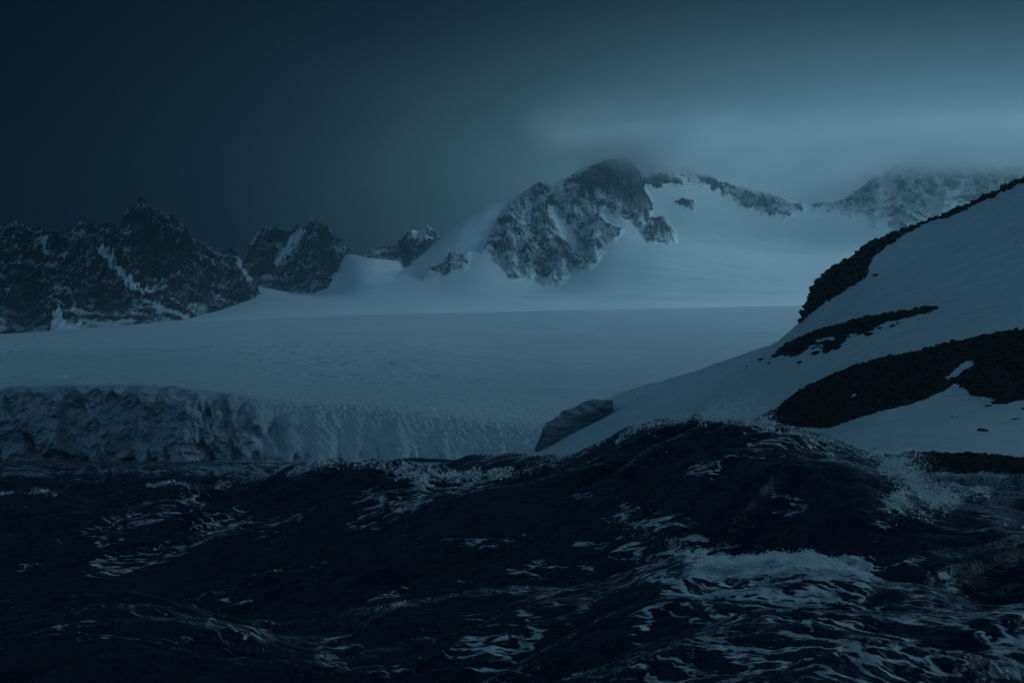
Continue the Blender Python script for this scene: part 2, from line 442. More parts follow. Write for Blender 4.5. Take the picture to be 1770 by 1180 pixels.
mat_l = mat_terrain('dark_rock_range', 4.5, dust=.38, stretch=(1.2, .6, 1))
_u = cols(-700, 452, 1100); _Pq = pxof(_u)
LB_ = lerp(_Pq, [(-700, 2600), (100, 2620), (300, 2750), (380, 2900), (452, 3040)]); LR = lerp(_Pq, [(-700, 3150), (250, 3200), (400, 3250), (452, 3110)])
range_('mountain', -700, 452, 1100,
 [(-700,430),(-400,380),(-200,420),(-60,395),(0,404),(30,400),(50,412),(75,408),(100,417),(120,410),(135,402),(150,400),(168,407),(185,404),(195,394),(205,404),(214,381),(226,369),(236,358),(243,351),(251,356),(262,366),(285,381),(310,398),(340,421),(380,441),(412,460),(430,484),(440,500),(446,514),(452,530)],
 [(-700,600),(0,583),(78,579),(92,568),(200,556),(300,546),(350,544),(385,542),(420,532),(446,544),(452,548)],
 LR, LB_, 200, 32, mat_l,
 cuts=[[(160,445),(175,443),(205,475),(225,500),(250,512),(235,512),(205,495),(185,470)], [(80,584),(92,545),(104,538),(112,560),(128,560),(140,556),(142,575)], [(70,440),(78,425),(84,432),(82,458),(72,452)], [(412,462),(440,486),(450,505),(440,500),(420,486),(405,470)],[(240,500),(262,508),(285,505),(280,511),(258,512)]],
 bare=[[(215,385),(245,362),(280,400),(330,440),(340,480),(290,500),(250,495),(225,440)], [(335,500),(365,505),(370,540),(340,542)], [(170,500),(215,520),(230,548),(190,555),(150,550)], [(20,480),(60,500),(80,570),(0,575)]],
 seed=81)
range_('mountain', 382, 612, 420,
 [(382,470),(392,448),(398,440),(405,446),(411,455),(418,455),(427,438),(447,411),(462,403),(476,402),(490,406),(505,402),(520,398),(532,392),(541,388),(552,394),(568,403),(582,416),(594,430),(604,442),(609,470),(612,490)],
 [(382,500),(410,498),(450,502),(500,512),(545,520),(575,516),(588,520),(600,530),(612,540)],
 3620, 3330, 130, 32, mat_terrain('second_peak_rock', 7, dust=.50, stretch=(1.2, .6, 1)),
 cuts=[[(520,398),(530,396),(518,425),(500,450),(482,476),(470,474),(488,446),(506,420)]], bare=[[(480,410),(512,404),(495,430),(470,440),(450,430)],[(540,430),(580,430),(588,480),(550,490)]], seed=93, gull=(45, 150))
range_('mountain', 626, 785, 300,
 [(626,447),(634,442),(642,433),(655,432),(668,430),(685,425),(698,410),(706,402),(713,397),(722,404),(728,402),(735,396),(742,396),(750,402),(762,414),(785,440)],
 [(626,470),(785,470)], 4700, 4400, 90, 16, mat_terrain('small_peak_rock', 9, dust=.4), cuts=[[(720,415),(732,413),(734,420),(722,421)]], bare=[[(695,425),(720,425),(725,465),(690,468)]], seed=99, gull=(40, 120))
# ================================================================== boulders
def stone(sub, seed):
    V, T = ico(sub); r = np.random.RandomState(seed)
    for k in range(9):                                   # chop flat facets
        d = r.normal(size=3); d /= np.linalg.norm(d); h = r.uniform(.45, .85)
        p = V @ d; V = V - np.where(p > h, p - h, 0)[:, None] * d
    V = V * (1 + .16 * n3(V[:, 0] * 1.6, V[:, 1] * 1.6, V[:, 2] * 1.6, seed)[:, None])
    V = V + .05 * r.normal(size=V.shape) * (1 if sub < 3 else .35)
    V = V * np.array([1.0, r.uniform(.7, 1), r.uniform(.5, .8)])
    return V, T
PROTO = [stone(2, 100 + i) for i in range(10)]
def scatter(name, pos, size, mat, protos=PROTO, flat=1.0, attrs=False):
    Vs, Ts, n = [], [], 0
    for p, s in zip(pos, size):
        V, T = protos[RNG.randint(len(protos))]; a = RNG.rand() * 6.283; c_, s_ = math.cos(a), math.sin(a)
        W = V * s; W = np.stack([W[:, 0] * c_ - W[:, 1] * s_, W[:, 0] * s_ + W[:, 1] * c_, W[:, 2] * flat], 1) + p
        Vs.append(W); Ts.append(T + n); n += len(V)
    return tri_mesh(name, np.concatenate(Vs), np.concatenate(Ts), mat)
def mat_stone(name, dust):
    t = NT(name); co = t.coord(); geo = t.n('ShaderNodeNewGeometry')
    sep = t.n('ShaderNodeSeparateXYZ', i_0=geo.outputs['Normal'])
    c = t.mix(t.noise(co, .5, 6, .7), (.012, .014, .018, 1), (.050, .054, .060, 1))
    d = t.mapr(t.math('ADD', sep.outputs[2], t.math('MULTIPLY', t.noise(co, 1.2, 5, .7), .7)), 1.5 - dust, 1.6 - dust)
    c = t.mix(t.math('MULTIPLY', d, .8), c, (.7, .73, .76, 1))
    return t.out(t.bsdf(c, .9, t.bump(t.noise(co, 2.5, 7, .7), .25), Specular_IOR_Level=.25))
m_stone = mat_stone('dark_stone', .0); m_stone_d = mat_stone('dusted_stone', .22)

# ================================================================== NEAR SNOW HILL ON THE RIGHT
BA = [(1383,556),(1392,522),(1408,488),(1440,462),(1470,448),(1500,422),(1560,398),(1640,368),(1770,306),(1900,236),(1900,246),(1768,314),(1700,346),(1650,370),(1600,386),(1560,408),(1532,430),(1508,448),(1502,462),(1500,478),(1480,492),(1450,510),(1420,528),(1395,548)]
BB = [(1334,618),(1360,594),(1372,590),(1380,584),(1412,572),(1450,562),(1478,553),(1520,545),(1545,542),(1562,539),(1600,532),(1618,530),(1618,533),(1600,540),(1575,545),(1555,552),(1530,556),(1520,562),(1500,574),(1480,580),(1465,582),(1455,590),(1450,602),(1432,606),(1425,600),(1400,600),(1390,605),(1372,614),(1355,610),(1345,614)]
BC = [(1304,728),(1330,712),(1345,706),(1352,700),(1380,676),(1400,664),(1440,646),(1480,632),(1520,619),(1560,612),(1600,604),(1640,594),(1680,584),(1725,573),(1770,571),(1900,560),(2300,540),(2300,700),(1900,720),(1770,692),(1735,700),(1715,698),(1722,690),(1700,686),(1680,684),(1664,668),(1650,662),(1630,675),(1600,688),(1560,700),(1530,706),(1480,720),(1440,734),(1400,740),(1374,742),(1352,735),(1330,725)]
CUTB = [[(1410,585),(1425,582),(1445,583),(1445,588),(1425,592),(1408,592)], [(1460,577),(1485,574),(1480,579),(1462,582)], [(1395,596),(1420,594),(1422,598),(1400,602)]]
CUTC = [[(1632,654),(1645,645),(1662,630),(1672,622),(1682,626),(1686,632),(1672,638),(1655,650),(1640,658)], [(1468,688),(1478,681),(1484,683),(1472,690)], [(1758,611),(1766,612),(1764,616),(1756,614)]]
BD = [(1480,800),(1520,793),(1560,789),(1610,786),(1650,788),(1700,790),(1770,797),(2300,800),(2300,900),(1480,900)]
HILL = {}
def build_hill():
    u = cols(880, 2700, 1500); P = pxof(u)
    Y0 = lerp(P, [(880, 440), (1000, 405), (1150, 360), (1300, 280), (1450, 195), (1520, 180), (1770, 170), (2700, 160)])
    sky = [(880,790),(925,773),(960,757),(1000,733),(1040,700),(1060,687),(1120,665),(1200,642),(1280,614),(1340,591),(1385,554),(1394,524),(1408,490),(1440,464),(1470,450),(1500,425),(1560,400),(1640,370),(1700,340),(1770,308),(1900,238),(2200,90),(2700,-40)]
    Ys = lerp(P, [(880, 520), (1060, 500), (1385, 430), (1500, 420), (1770, 410), (2700, 400)])
    L = [(Y0 - 6, -2.5 + 0 * u)]
    L.append((Y0 + 2, lerp(P, [(880, .3), (1400, .8), (1560, 1.2), (2700, 1.2)])))
    Y1 = Y0 + 16
    L.append((Y1, zline(u, Y1, [(880, 787), (1200, 785), (1400, 790), (1520, 793), (1600, 787), (1660, 788), (1770, 795), (2700, 790)])))
    Y2 = Y0 + 16 + (Ys - Y0 - 16) * .30
    L.append((Y2, zline(u, Y2, [(880, 785), (930, 780), (960, 768), (1000, 752), (1050, 738), (1200, 730), (1300, 728), (1400, 735), (1500, 720), (1770, 700), (2700, 640)])))
    Y3 = Y0 + 16 + (Ys - Y0 - 16) * .66
    L.append((Y3, zline(u, Y3, [(880, 783), (930, 774), (960, 760), (1000, 741), (1060, 714), (1130, 700), (1200, 690), (1300, 660), (1400, 618), (1500, 575), (1600, 545), (1770, 510), (2700, 340)])))
    Y4 = Y0 + 16 + (Ys - Y0 - 16) * .9
    L.append((Y4, zline(u, Y4, [(880, 785), (925, 774), (960, 762), (1000, 742), (1050, 712), (1120, 680), (1200, 660), (1300, 625), (1385, 575), (1410, 540), (1500, 480), (1600, 440), (1770, 365), (2700, 60)])))
    L.append((Ys, zline(u, Ys, sky))); L.append((Ys + 30, zline(u, Ys, sky) - 14)); L.append((Ys + 140, zline(u, Ys, sky) - 110))
    X, Y, Z = terrain('snow_hill', u, L, [10, 50, 170, 230, 180, 110, 14, 8], [6, 6, 14, 30, 28, 12, 4, 4, 4])
    px, py = pix(X, Y, Z)
    nz = 6 * fbm(px / 13, py / 9, 5, 201, .65)
    sA = poly_sd(px, py, BA) + nz * 1.0; sB = poly_sd(px, py, BB); sC = poly_sd(px, py, BC); sD = poly_sd(px, py, BD)
    for c in CUTB: sB = np.minimum(sB, -poly_sd(px, py, c))
    for c in CUTC: sC = np.minimum(sC, -poly_sd(px, py, c))
    s = np.maximum(np.maximum(sA, sB + nz * .7), np.maximum(sC + nz * .55, sD + nz * .5))
    m = np.clip(.5 + s / 5, 0, 1); k = sst(-1, 7, s)
    Z = Z + k * (.6 * fbm(X / 7, Y / 9, 4, 211, .6, True) + .7 * fbm(X / 2.2, Y / 3, 3, 215, .6) + .45)
    Z = Z + (1 - k) * (1.3 * fbm(X / 60, Y / 40, 3, 221) + .22 * fbm(X / 9, Y / 5, 3, 225)) * sst(0, 40, Y - Y0[None])
    # old ice bulging out of the snow at the hill's foot (ragged shelf)
    sh = sst(-3, 6, poly_sd(px, py, [(1035,690),(1062,684),(1125,662),(1150,662),(1120,680),(1080,692),(1050,705),(1030,712)]))
    Z = Z + sh * 1.6 * fbm(X / 6, Y / 5, 4, 231, .6, True)
    t = NT('snow_hill_surface'); co = t.coord()
    e = t.noise(co, .8, 5, .6)
    rm = t.mapr(t.math('ADD', t.attr('rock'), t.math('MULTIPLY', t.math('SUBTRACT', e, .5), .8)), .47, .53)
    geo = t.n('ShaderNodeNewGeometry'); sep = t.n('ShaderNodeSeparateXYZ', i_0=geo.outputs['Normal'])
    dn = t.noise(co, 1.1, 5, .75)
    dm = t.math('MULTIPLY', t.mapr(t.math('ADD', dn, t.math('MULTIPLY', sep.outputs[2], .2)), .72, .78), t.attr('dusty'))
    rc = t.mix(t.noise(co, .4, 6, .7), (.010, .012, .016, 1), (.045, .049, .056, 1))
    rock = t.bsdf(t.mix(dm, rc, (.62, .65, .68, 1)), .9, t.bump(t.noise(co, 1.4, 8, .72), .9), Specular_IOR_Level=.2)
    sn = t.noise(t.mapping(co, (0, 0, .4), (.5, 1.4, 1)), .25, 6, .55)
    big = t.noise(co, .012, 4, .6)
    sc_ = t.mix(t.mapr(big, .35, .65), (.52, .55, .59, 1), (.62, .64, .67, 1))
    # faint dirt line left by an old tide of stones across the slope
    snow = t.bsdf(sc_, .65, t.bump(sn, .7), Specular_IOR_Level=.25)
    mx = t.n('ShaderNodeMixShader', i_0=rm, i_1=snow, i_2=rock)
    mt = t.out(mx.outputs[0])
    dusty = sst(-2, 6, sA) * .9
    o = grid_mesh('snow_hill', X, Y, Z, mt, {'rock': m, 'dusty': dusty}); tag(o, kind='structure')
    px, py = pix(X, Y, Z)
    HILL.update(X=X, Y=Y, Z=Z, px=px, py=py, s=s, sA=sA, sB=sB, sC=sC, sD=sD)
build_hill()
def on_hill(qx, qy):
    d = (HILL['px'] - qx) ** 2 + (HILL['py'] - qy) ** 2
    i = np.argmin(d + (HILL['Y'] > 560) * 1e6)
    return np.array([HILL['X'].flat[i], HILL['Y'].flat[i], HILL['Z'].flat[i]])
def scree(key, name, n, smin, smax, mat, label, lo=-1.0, pw=2.2):
    s = HILL[key]; ok = (s > lo) & (HILL['px'] < 1960) & (HILL['py'] > 150)
    idx = np.flatnonzero(ok.ravel())
    # even out by projected area: rows are denser near the shore
    pick = idx[RNG.randint(len(idx), size=n)]
    pos = np.stack([HILL[k].ravel()[pick] for k in 'XYZ'], 1) + RNG.uniform(-.3, .3, (n, 3)) * [1, 1, .2]
    edge = s.ravel()[pick]
    size = smin * (1 - RNG.rand(n)) ** (-1 / pw); size = np.minimum(size, smax)
    size = np.where(edge < 1.5, size * .75, size)
    o = scatter(name, pos, size, mat); tag(o, label, 'scree', kind='stuff')
scree('sA', 'scree', 2200, .3, 1.3, m_stone_d, 'dark snow dusted rubble along the skyline edge of the near snow slope')
scree('sB', 'scree', 1700, .26, 1.25, m_stone, 'narrow broken band of dark rocks poking out of the snow slope')
scree('sC', 'scree', 7500, .20, .85, m_stone, 'broad black band of rubble across the near snow slope')
scree('sD', 'scree', 4200, .10, .5, m_stone, 'low dark shore of rubble below the snow at the water')
B = [ # picture place, half width in picture px, label
 (1514,476,6,'lone dark rock just below the tip of the skyline rubble'),
 (1697,745,10,'largest lone dark rock on the lower snowfield above the shore'),
 (1755,724,6,'small dark rock high on the lower snowfield near the picture edge'),
 (1384,627,6,'dark rock on the snow just under the narrow rock band'),
 (1330,628,4,'small rock at the downhill tip of the narrow rock band'),
 (1317,621,7,'oblong rock leading the narrow rock band downhill'),
 (1300,628,3,'tiny rock on the bare slope farthest downhill from the narrow band'),
 (1292,633,2.5,'tiniest stone on the slope below the narrow rock band'),
 (1411,612,13,'wide dark boulder sitting below the gap in the narrow rock band'),
 (1432,607,12,'tall dark boulder right under the middle of the narrow rock band'),
 (1456,592,12,'rounded boulder hanging under the middle of the narrow band'),
 (1504,578,10,'flat angular boulder under the upper half of the narrow band'),
 (1521,568,5,'small stone below the upper half of the narrow band'),
 (1543,564,6,'dark stone in a short row below the band top'),
 (1552,559,4,'small stone ending the short row below the band top'),
 (1586,543,5,'thin dark stone beneath the top end of the narrow band'),
 (1600,531,9,'blocky rock at the top end of the narrow band'),
 (1614,531,7,'last rock at the very top of the narrow band'),
 (1708,702,7,'dark rock between the rubble point and the picture edge on snow'),
 (1720,697,8,'jagged rock at the tip of the rubble point over the lower snowfield'),
 (1769,707,5,'rock cut by the picture edge above the lower snowfield'),
 (1646,720,2.5,'tiny stone near the middle of the lower snowfield'),
 (1616,785,6,'upright stone on the crest of the dark shore rubble'),
]
for i, (x, y, r, lab) in enumerate(B):
    p = on_hill(x, y); rad = r / F * p[1]
    V, T = stone(3, 300 + i); V = V * np.array([1.0, .9, .62]) * rad * 1.15
    o = tri_mesh('boulder', V, T, m_stone); o.location = p + np.array([0, 0, rad * .1])
    tag(o, lab, 'boulder', 'lone boulders on the near snow slope')
# one boulder far out on the glacier's upper snow
V, T = stone(3, 400); z = CAMZ + ue(644, 543)[1] * 2900; x = ue(644, 543)[0] * 2900
o = tri_mesh('boulder', V * 3.4, T, m_stone); o.location = (x, 2900, z + 1.2)
tag(o, 'single dark boulder out on the open snowfield beneath the small peak', 'boulder')

# ================================================================== old ice block standing at the hill's foot
def build_ice_block():
    # face traced along its foot and top edge, real depth behind
    foot = [(926,772),(938,768),(955,765),(975,760),(1000,750),(1020,741),(1032,732),(1040,720),(1050,704),(1060,695)]
    top = [(926,772),(934,756),(940,738),(945,729),(951,728),(956,724),(968,716),(972,710),(985,706),(997,702),(1003,697),(1014,692),(1027,689),(1036,690),(1048,691),(1060,692)]
    u = cols(926, 1060, 260)
    Yf = np.interp(pxof(u), [926, 1060], [452, 478]); Yf = Yf + .8 * n2(u * 110, u * 0, 5)
    zf = zline(u, Yf, foot) - 3.0; zt = zline(u, Yf, top)
    nr = 90; rows = []
    t = np.linspace(0, 1, nr)[:, None]
    X = (Yf * u)[None] + 0 * t; Z = zf[None] + (zt - zf)[None] * t; Y = Yf[None] + 0 * t
    h = (zt - zf)[None]
    Y = Y + (1.4 * fbm3(X / 7, Y * 0, Z / 4, 3, 301, .5, True) + .3 * fbm3(X / 2.5, Y * 0, Z / 1.2, 3, 305)) * np.minimum(1, h / 5)
    # top sheet going back
    nb = 26; tb = np.linspace(0, 1, nb + 1)[1:, None]
    Xb = X[-1][None] + 0 * tb; Yb = Y[-1][None] + tb * 34
    Zb = Z[-1][None] - 1.0 * tb + .5 * fbm(Xb / 4, Yb / 4, 3, 309) * np.minimum(1, tb * 6) - sst(.75, 1, tb) * 16
    X = np.concatenate([X, Xb]); Y = np.concatenate([Y, Yb]); Z = np.concatenate([Z, Zb])
    t_ = NT('old_ice'); co = t_.coord()
    lay = t_.noise(t_.mapping(co, (0, .45, 0), (.12, .12, 1.0)), .5, 6, .6)
    c = t_.mix(t_.mapr(lay, .35, .65), (.09, .115, .145, 1), (.24, .285, .33, 1))
    geo = t_.n('ShaderNodeNewGeometry'); sep = t_.n('ShaderNodeSeparateXYZ', i_0=geo.outputs['Normal'])
    c = t_.mix(t_.mapr(sep.outputs[2], .6, .85), c, (.72, .76, .8, 1))
    m = t_.out(t_.bsdf(c, .55, t_.bump(t_.math('ADD', lay, t_.noise(co, .5, 6, .7)), 1.0), Specular_IOR_Level=.35))
    o = grid_mesh('ice_cliff', X, Y, Z, m)
    tag(o, 'dark overhanging block of old ice at the foot of the near snow slope', 'ice cliff')
build_ice_block()

# low dark moraine spit in front of the glacier
def build_spit():
    u = cols(640, 960, 300); P = pxof(u)
    Yc = 430 + 0 * u
    top = zline(u, Yc, [(640,806),(672,798),(690,792),(720,791),(760,793),(800,796),(840,797),(900,798),(960,804)])
    L = [(Yc - 22, -2.5 + 0 * u), (Yc - 12, -.3 + 0 * u + (top + .3) * .5), (Yc, top), (Yc + 14, top * .5 - .6), (Yc + 24, -3 + 0 * u)]
    X, Y, Z = terrain('spit', u, L, [14, 30, 22, 10])
    Z = Z + .35 * fbm(X / 2.5, Y / 2.5, 4, 331, .65)
    t = NT('moraine'); co = t.coord()
    c = t.mix(t.noise(co, .6, 6, .7), (.016, .02, .027, 1), (.05, .056, .066, 1))
    m = t.out(t.bsdf(c, .9, t.bump(t.noise(co, 1.2, 7, .7), .6), Specular_IOR_Level=.2))
    tag(grid_mesh('moraine_bank', X, Y, Z, m), kind='structure')
build_spit()
# ================================================================== SEA
SEA = {}
def foam_field(px, py, Y, X):
    """how much foam floats at each place of the sea: streaks and patches with their own range of distance"""
    f = np.zeros(px.shape)
    wob = 7 * fbm(X / 1.1, Y / 1.1, 3, 401)
    fl = [ # (polyline, half width px, strength, Ymin, Ymax)
     ([(160,978),(230,965),(300,945),(360,920),(420,903)], 13, .62, 24, 60),
     ([(170,935),(230,915),(300,890),(335,870)], 22, .45, 24, 60),
     ([(225,885),(270,870),(320,872)], 12, .42, 24, 60),
     ([(620,888),(680,884),(730,876)], 11, .68, 24, 50),
     ([(600,905),(650,908)], 9, .4, 24, 50),
     ([(640,860),(720,868),(790,850),(850,838)], 13, .45, 24, 50),
     ([(725,858),(735,835),(760,826),(820,822)], 16, .95, 30, 60),
     ([(690,815),(740,830)], 12, .9, 30, 60),
     ([(500,815),(560,800),(640,804),(700,815)], 10, .62, 30, 60),
     ([(830,825),(900,815),(955,805),(980,790)], 8, .66, 30, 60),
     ([(1000,790),(1070,760),(1110,740)], 12, .3, 30, 60),
     ([(1060,750),(1100,733),(1150,726),(1200,722)], 9, .55, 28, 60),
     ([(1200,728),(1250,735),(1310,742),(1350,748)], 13, .85, 28, 60),
     ([(1330,735),(1380,750),(1430,762)], 10, .5, 28, 60),
     ([(1310,775),(1360,772),(1420,775)], 12, .62, 26, 60),
     ([(1400,765),(1440,785)], 8, .7, 26, 60),
     ([(1200,830),(1245,822)], 10, .62, 26, 60),
     ([(1190,838),(1230,834)], 8, .65, 26, 60),
     ([(1340,835),(1390,855),(1350,862)], 9, .45, 26, 60),
     ([(1260,805),(1320,800)], 6, .45, 26, 60),
     ([(1000,858),(1020,862)], 7, .6, 24, 60),
     ([(1520,790),(1560,815),(1600,835),(1640,855)], 22, 1.1, 28, 60),
     ([(1560,850),(1545,880),(1540,900)], 26, .85, 28, 60),
     ([(1530,900),(1520,930)], 18, .40, 24, 60),
     ([(1590,870),(1600,900)], 12, .4, 24, 60),
     ([(1650,850),(1710,860)], 9, .9, 40, 120),
     ([(1620,832),(1740,835)], 6, .8, 80, 175),
     ([(1700,890),(1770,920)], 9, .42, 26, 60),
     ([(990,960),(1040,962)], 10, .55, 19, 40),
     ([(920,1005),(960,1002)], 12, .72, 16, 30),
     ([(640,1052),(700,1040)], 9, .55, 16, 30),
     ([(880,1020),(960,1010),(1060,1000),(1130,985)], 8, .42, 14, 30),
     ([(1060,905),(1120,915),(1180,940)], 22, .5, 18, 32),
     ([(1100,930),(1150,940),(1210,960)], 20, .68, 17, 30),
     ([(1080,975),(1140,985),(1200,1000)], 22, .62, 16, 30),
     ([(1205,968),(1300,968),(1400,968),(1490,992)], 26, 1.55, 14, 26),
     ([(1170,1000),(1260,998),(1340,1005),(1450,1015)], 30, .82, 13, 26),
     ([(1110,1090),(1200,1060),(1280,1040)], 22, .42, 12, 24),
     ([(1540,1010),(1600,1015),(1660,1045)], 12, .62, 13, 26),
     ([(1280,1120),(1400,1080),(1500,1070)], 55, .50, 8, 24),
     ([(1380,1050),(1430,1080),(1400,1110)], 24, .75, 8, 24),
     ([(1450,1110),(1600,1080),(1770,1070)], 42, .52, 8, 24),
     ([(1180,1170),(1400,1150),(1600,1140),(1770,1130)], 30, .68, 8, 24),
     ([(1000,1185),(1300,1190),(1770,1185)], 26, .62, 6, 24),
     ([(1600,1160),(1770,1110)], 16, .85, 6, 24),
     ([(800,1120),(880,1100),(920,1095)], 22, .50, 8, 24),
     ([(700,1090),(760,1080)], 16, .42, 8, 24),
     ([(820,1070),(900,1060),(1000,1040)], 24, .42, 8, 24),
     ([(560,1130),(620,1120)], 16, .46, 8, 24),
     ([(360,1115),(450,1118),(500,1112)], 10, .6, 8, 30),
     ([(350,1090),(430,1088)], 7, .62, 8, 30),
     ([(60,1140),(160,1130),(260,1125)], 14, .42, 8, 30),
     ([(230,1075),(300,1085),(400,1092),(500,1085)], 10, .42, 8, 30),
     ([(1440,1020),(1500,1010)], 16, .7, 8, 24),
     ([(0,852),(40,847),(95,853)], 7, .85, 48, 72),
     ([(250,835),(300,832),(340,842)], 7, .75, 45, 75),
     ([(375,848),(395,846)], 5, .8, 45, 90),
     ([(400,818),(425,818)], 6, .9, 75, 150),
     ([(345,815),(375,812)], 4, .8, 75, 150),
     ([(460,1000),(560,990)], 6, .36, 16, 40),
     ([(770,935),(900,925)], 5, .38, 20, 40),
     ([(1500,985),(1520,1000)], 12, .8, 13, 26),
     ([(370,799),(430,800),(520,801)], 3, .95, 480, 566), ([(230,799),(300,799)], 2.5, .9, 480, 566), ([(60,798),(150,798)], 2, .75, 480, 566),
    ]
    for ln, w, st, y0, y1 in fl:
        m = (Y > y0) & (Y < y1)
        if not m.any(): continue
        p = np.array(ln, float); lo = p.min(0) - 3 * w; hi = p.max(0) + 3 * w
        m &= (px > lo[0]) & (px < hi[0]) & (py > lo[1]) & (py < hi[1])
        if not m.any(): continue
        d = line_d(px[m], py[m] + wob[m] * .5, ln) / w
        f[m] = np.maximum(f[m], st * np.exp(-d ** 2 * .8))
    return f

def crestf(s, k=1.9):
    return .45 * (s * s * (3 - 2 * s)) + .55 * s ** k

def build_sea():
    ui = cols(-90, 1860, 1500); a = cols(-2600, -90, 150)[:-1]; b = cols(1860, 4300, 150)[1:]
    u = np.concatenate([a, ui, b]); P = pxof(u)
    # lines: Y(px), z either from picture height or given
    def zz(Y, pts): return zline(u, Y, pts)
    L = []
    o = 1 + 0 * u
    L.append((5.0 * o, .2 * o))
    L.append((9.5 * o, .45 * o))
    Y = lerp(P, [(-400, 15), (600, 13.5), (1770, 12), (3000, 12)])
    L.append((Y, .75 * o + .15 * np.sin(P / 170)))
    Yc = lerp(P, [(-800, 25), (0, 23), (210, 23), (480, 20.5), (690, 19.5), (1300, 18), (1500, 17.6), (1770, 17), (3000, 18)])
    L.append((Yc, zz(Yc, [(-2600, 1050), (-400, 1060), (0, 1056), (60, 1042), (140, 1036), (210, 1034), (300, 1052), (400, 1078), (480, 1100), (560, 1098), (610, 1075), (650, 1054), (690, 1044), (740, 1042), (820, 1030), (900, 1018), (1000, 1003), (1080, 985), (1140, 960), (1180, 952), (1230, 966), (1300, 962), (1400, 960), (1450, 972), (1500, 990), (1540, 998), (1600, 1006), (1680, 1030), (1770, 1046), (1900, 1060), (2400, 1020), (4300, 1050)])))
    Yt = Yc + lerp(P, [(0, 4.5), (1770, 5.5)])
    L.append((Yt, lerp(P, [(-800, .2), (0, .15), (500, .15), (900, -.1), (1770, -.4), (3000, 0)])))
    # shoulder line half way up the main face
    Ym = lerp(P, [(-800, 38), (0, 36), (500, 33), (900, 31), (1250, 29.5), (1770, 28), (3000, 30)])
    L.append((Ym, zz(Ym, [(-2600, 930), (-400, 940), (0, 950), (200, 945), (400, 920), (600, 885), (740, 862), (900, 850), (1100, 815), (1250, 795), (1400, 800), (1500, 838), (1600, 905), (1700, 930), (1770, 940), (2200, 900), (4300, 930)])))
    Yc2 = lerp(P, [(-800, 60), (0, 57), (300, 52), (480, 46), (700, 42), (950, 39), (1250, 36), (1600, 34), (1770, 34), (3000, 40)])
    L.append((Yc2, zz(Yc2, [(-2600, 850), (-800, 830), (-300, 860), (0, 853), (50, 849), (100, 854), (160, 872), (220, 852), (255, 841), (300, 836), (345, 846), (400, 854), (440, 840), (490, 818), (540, 804), (600, 800), (660, 805), (720, 818), (780, 828), (840, 826), (900, 815), (960, 798), (1010, 778), (1060, 757), (1090, 741), (1130, 730), (1180, 724), (1250, 722), (1310, 728), (1370, 742), (1430, 760), (1490, 783), (1530, 803), (1565, 832), (1600, 862), (1650, 858), (1700, 866), (1770, 892), (1850, 920), (2000, 880), (2400, 810), (4300, 850)])))
    Yt2 = Yc2 + lerp(P, [(0, 8), (1770, 9)])
    L.append((Yt2, lerp(P, [(-800, 0), (0, -.3), (1250, .6), (1770, -.4)]) * o))
    Yb = lerp(P, [(-800, 92), (0, 88), (500, 80), (950, 62), (1300, 60), (1770, 66), (3000, 80)])
    L.append((Yb, zz(Yb, [(-2600, 820), (0, 826), (120, 834), (250, 828), (400, 824), (500, 828), (620, 822), (720, 812), (760, 805), (800, 794), (840, 785), (905, 778), (950, 786), (990, 800), (1100, 820), (1500, 850), (1600, 852), (1650, 846), (1700, 848), (1770, 856), (1900, 850), (4300, 830)])))
    L.append((Yb + 14, -.4 * o))
    L.append((150 * o, .2 * o)); L.append((760 * o, -.2 * o)); L.append((3500 * o, -3 * o))
    du_ = np.gradient(u) * F
    def smu(v, s):       # smooth along the crests (columns are uneven, so work on an even copy)
        ug = np.linspace(u[0], u[-1], 6000); g = gsm(np.interp(ug, u, v), s / ((u[-1] - u[0]) / 5999 * F)); return np.interp(u, ug, g)
    SM = [0, 30, 30, 9, 40, 30, 7, 40, 8, 30, 0, 0, 0]
    L = [(smu(l[0], max(s, 20) if s else 0), smu(l[1], s)) for l, s in zip(L, SM)]
    Ys = np.stack([l[0] for l in L]); Zs = np.stack([l[1] for l in L])
    cnt = [30, 50, 200, 40, 90, 190, 16, 60, 30, 50, 170, 4]
    cnt = [30, 60, 200, 40, 170, 200, 30, 70, 24, 50, 190, 6]
    Yq = rows_for(Ys, cnt)
    # more rows close, fewer far in the long last stretch
    Z = np.zeros_like(Yq)
    crest = {3, 6, 8}; trough = {1, 4, 7, 9}
    Zp = pchip_w(Ys, Zs, Yq)
    Z = Zp
    # sharpen crests (trochoid look)
    for kc in (3, 6, 8):
        d = np.abs(Yq - Ys[kc][None]); wl = (Ys[kc] * .035)[None]
        Z = Z + .0 * d
    X = Yq * u[None]; Y = Yq.copy()
    px0, py0 = pix(X, Y, Z)
    # swell and wind waves
    ca, sa = math.cos(R(38)), math.sin(R(38))
    A = X * ca + Y * sa; B_ = -X * sa + Y * ca          # A along the streaks, B across
    wa = 1.2 * n2(X / 6, Y / 6, 411)
    near = np.exp(-np.maximum(Y - 20, 0) / 400)
    hi = 1 - .75 * np.exp(-((Y - Ys[3][None]) / 1.6) ** 2) - .6 * np.exp(-((Y - Ys[6][None]) / 3.0) ** 2) - .5 * np.exp(-((Y - Ys[8][None]) / 5.0) ** 2)
    def rdg(a, b, s, o_=2): return fbm(a, b, o_, s, .5, True)
    w1 = rdg((A + wa) / 9, (B_ + wa) / 3.2, 421)
    w2 = rdg((A + wa) / 3.6, (B_ + wa * .6) / 1.25, 425)
    c2_, s2_ = math.cos(R(12)), math.sin(R(12))
    A2 = X * c2_ + Y * s2_; B2 = -X * s2_ + Y * c2_
    w3 = fbm((A2 + .4 * w1) / 1.3, (B2 + .3 * w2) / .5, 3, 431, .55, True)
    w4 = fbm(A2 / .42, B2 / .17, 3, 441, .55)
    bigw = n2(X / 17 + .4, Y / 14, 447)
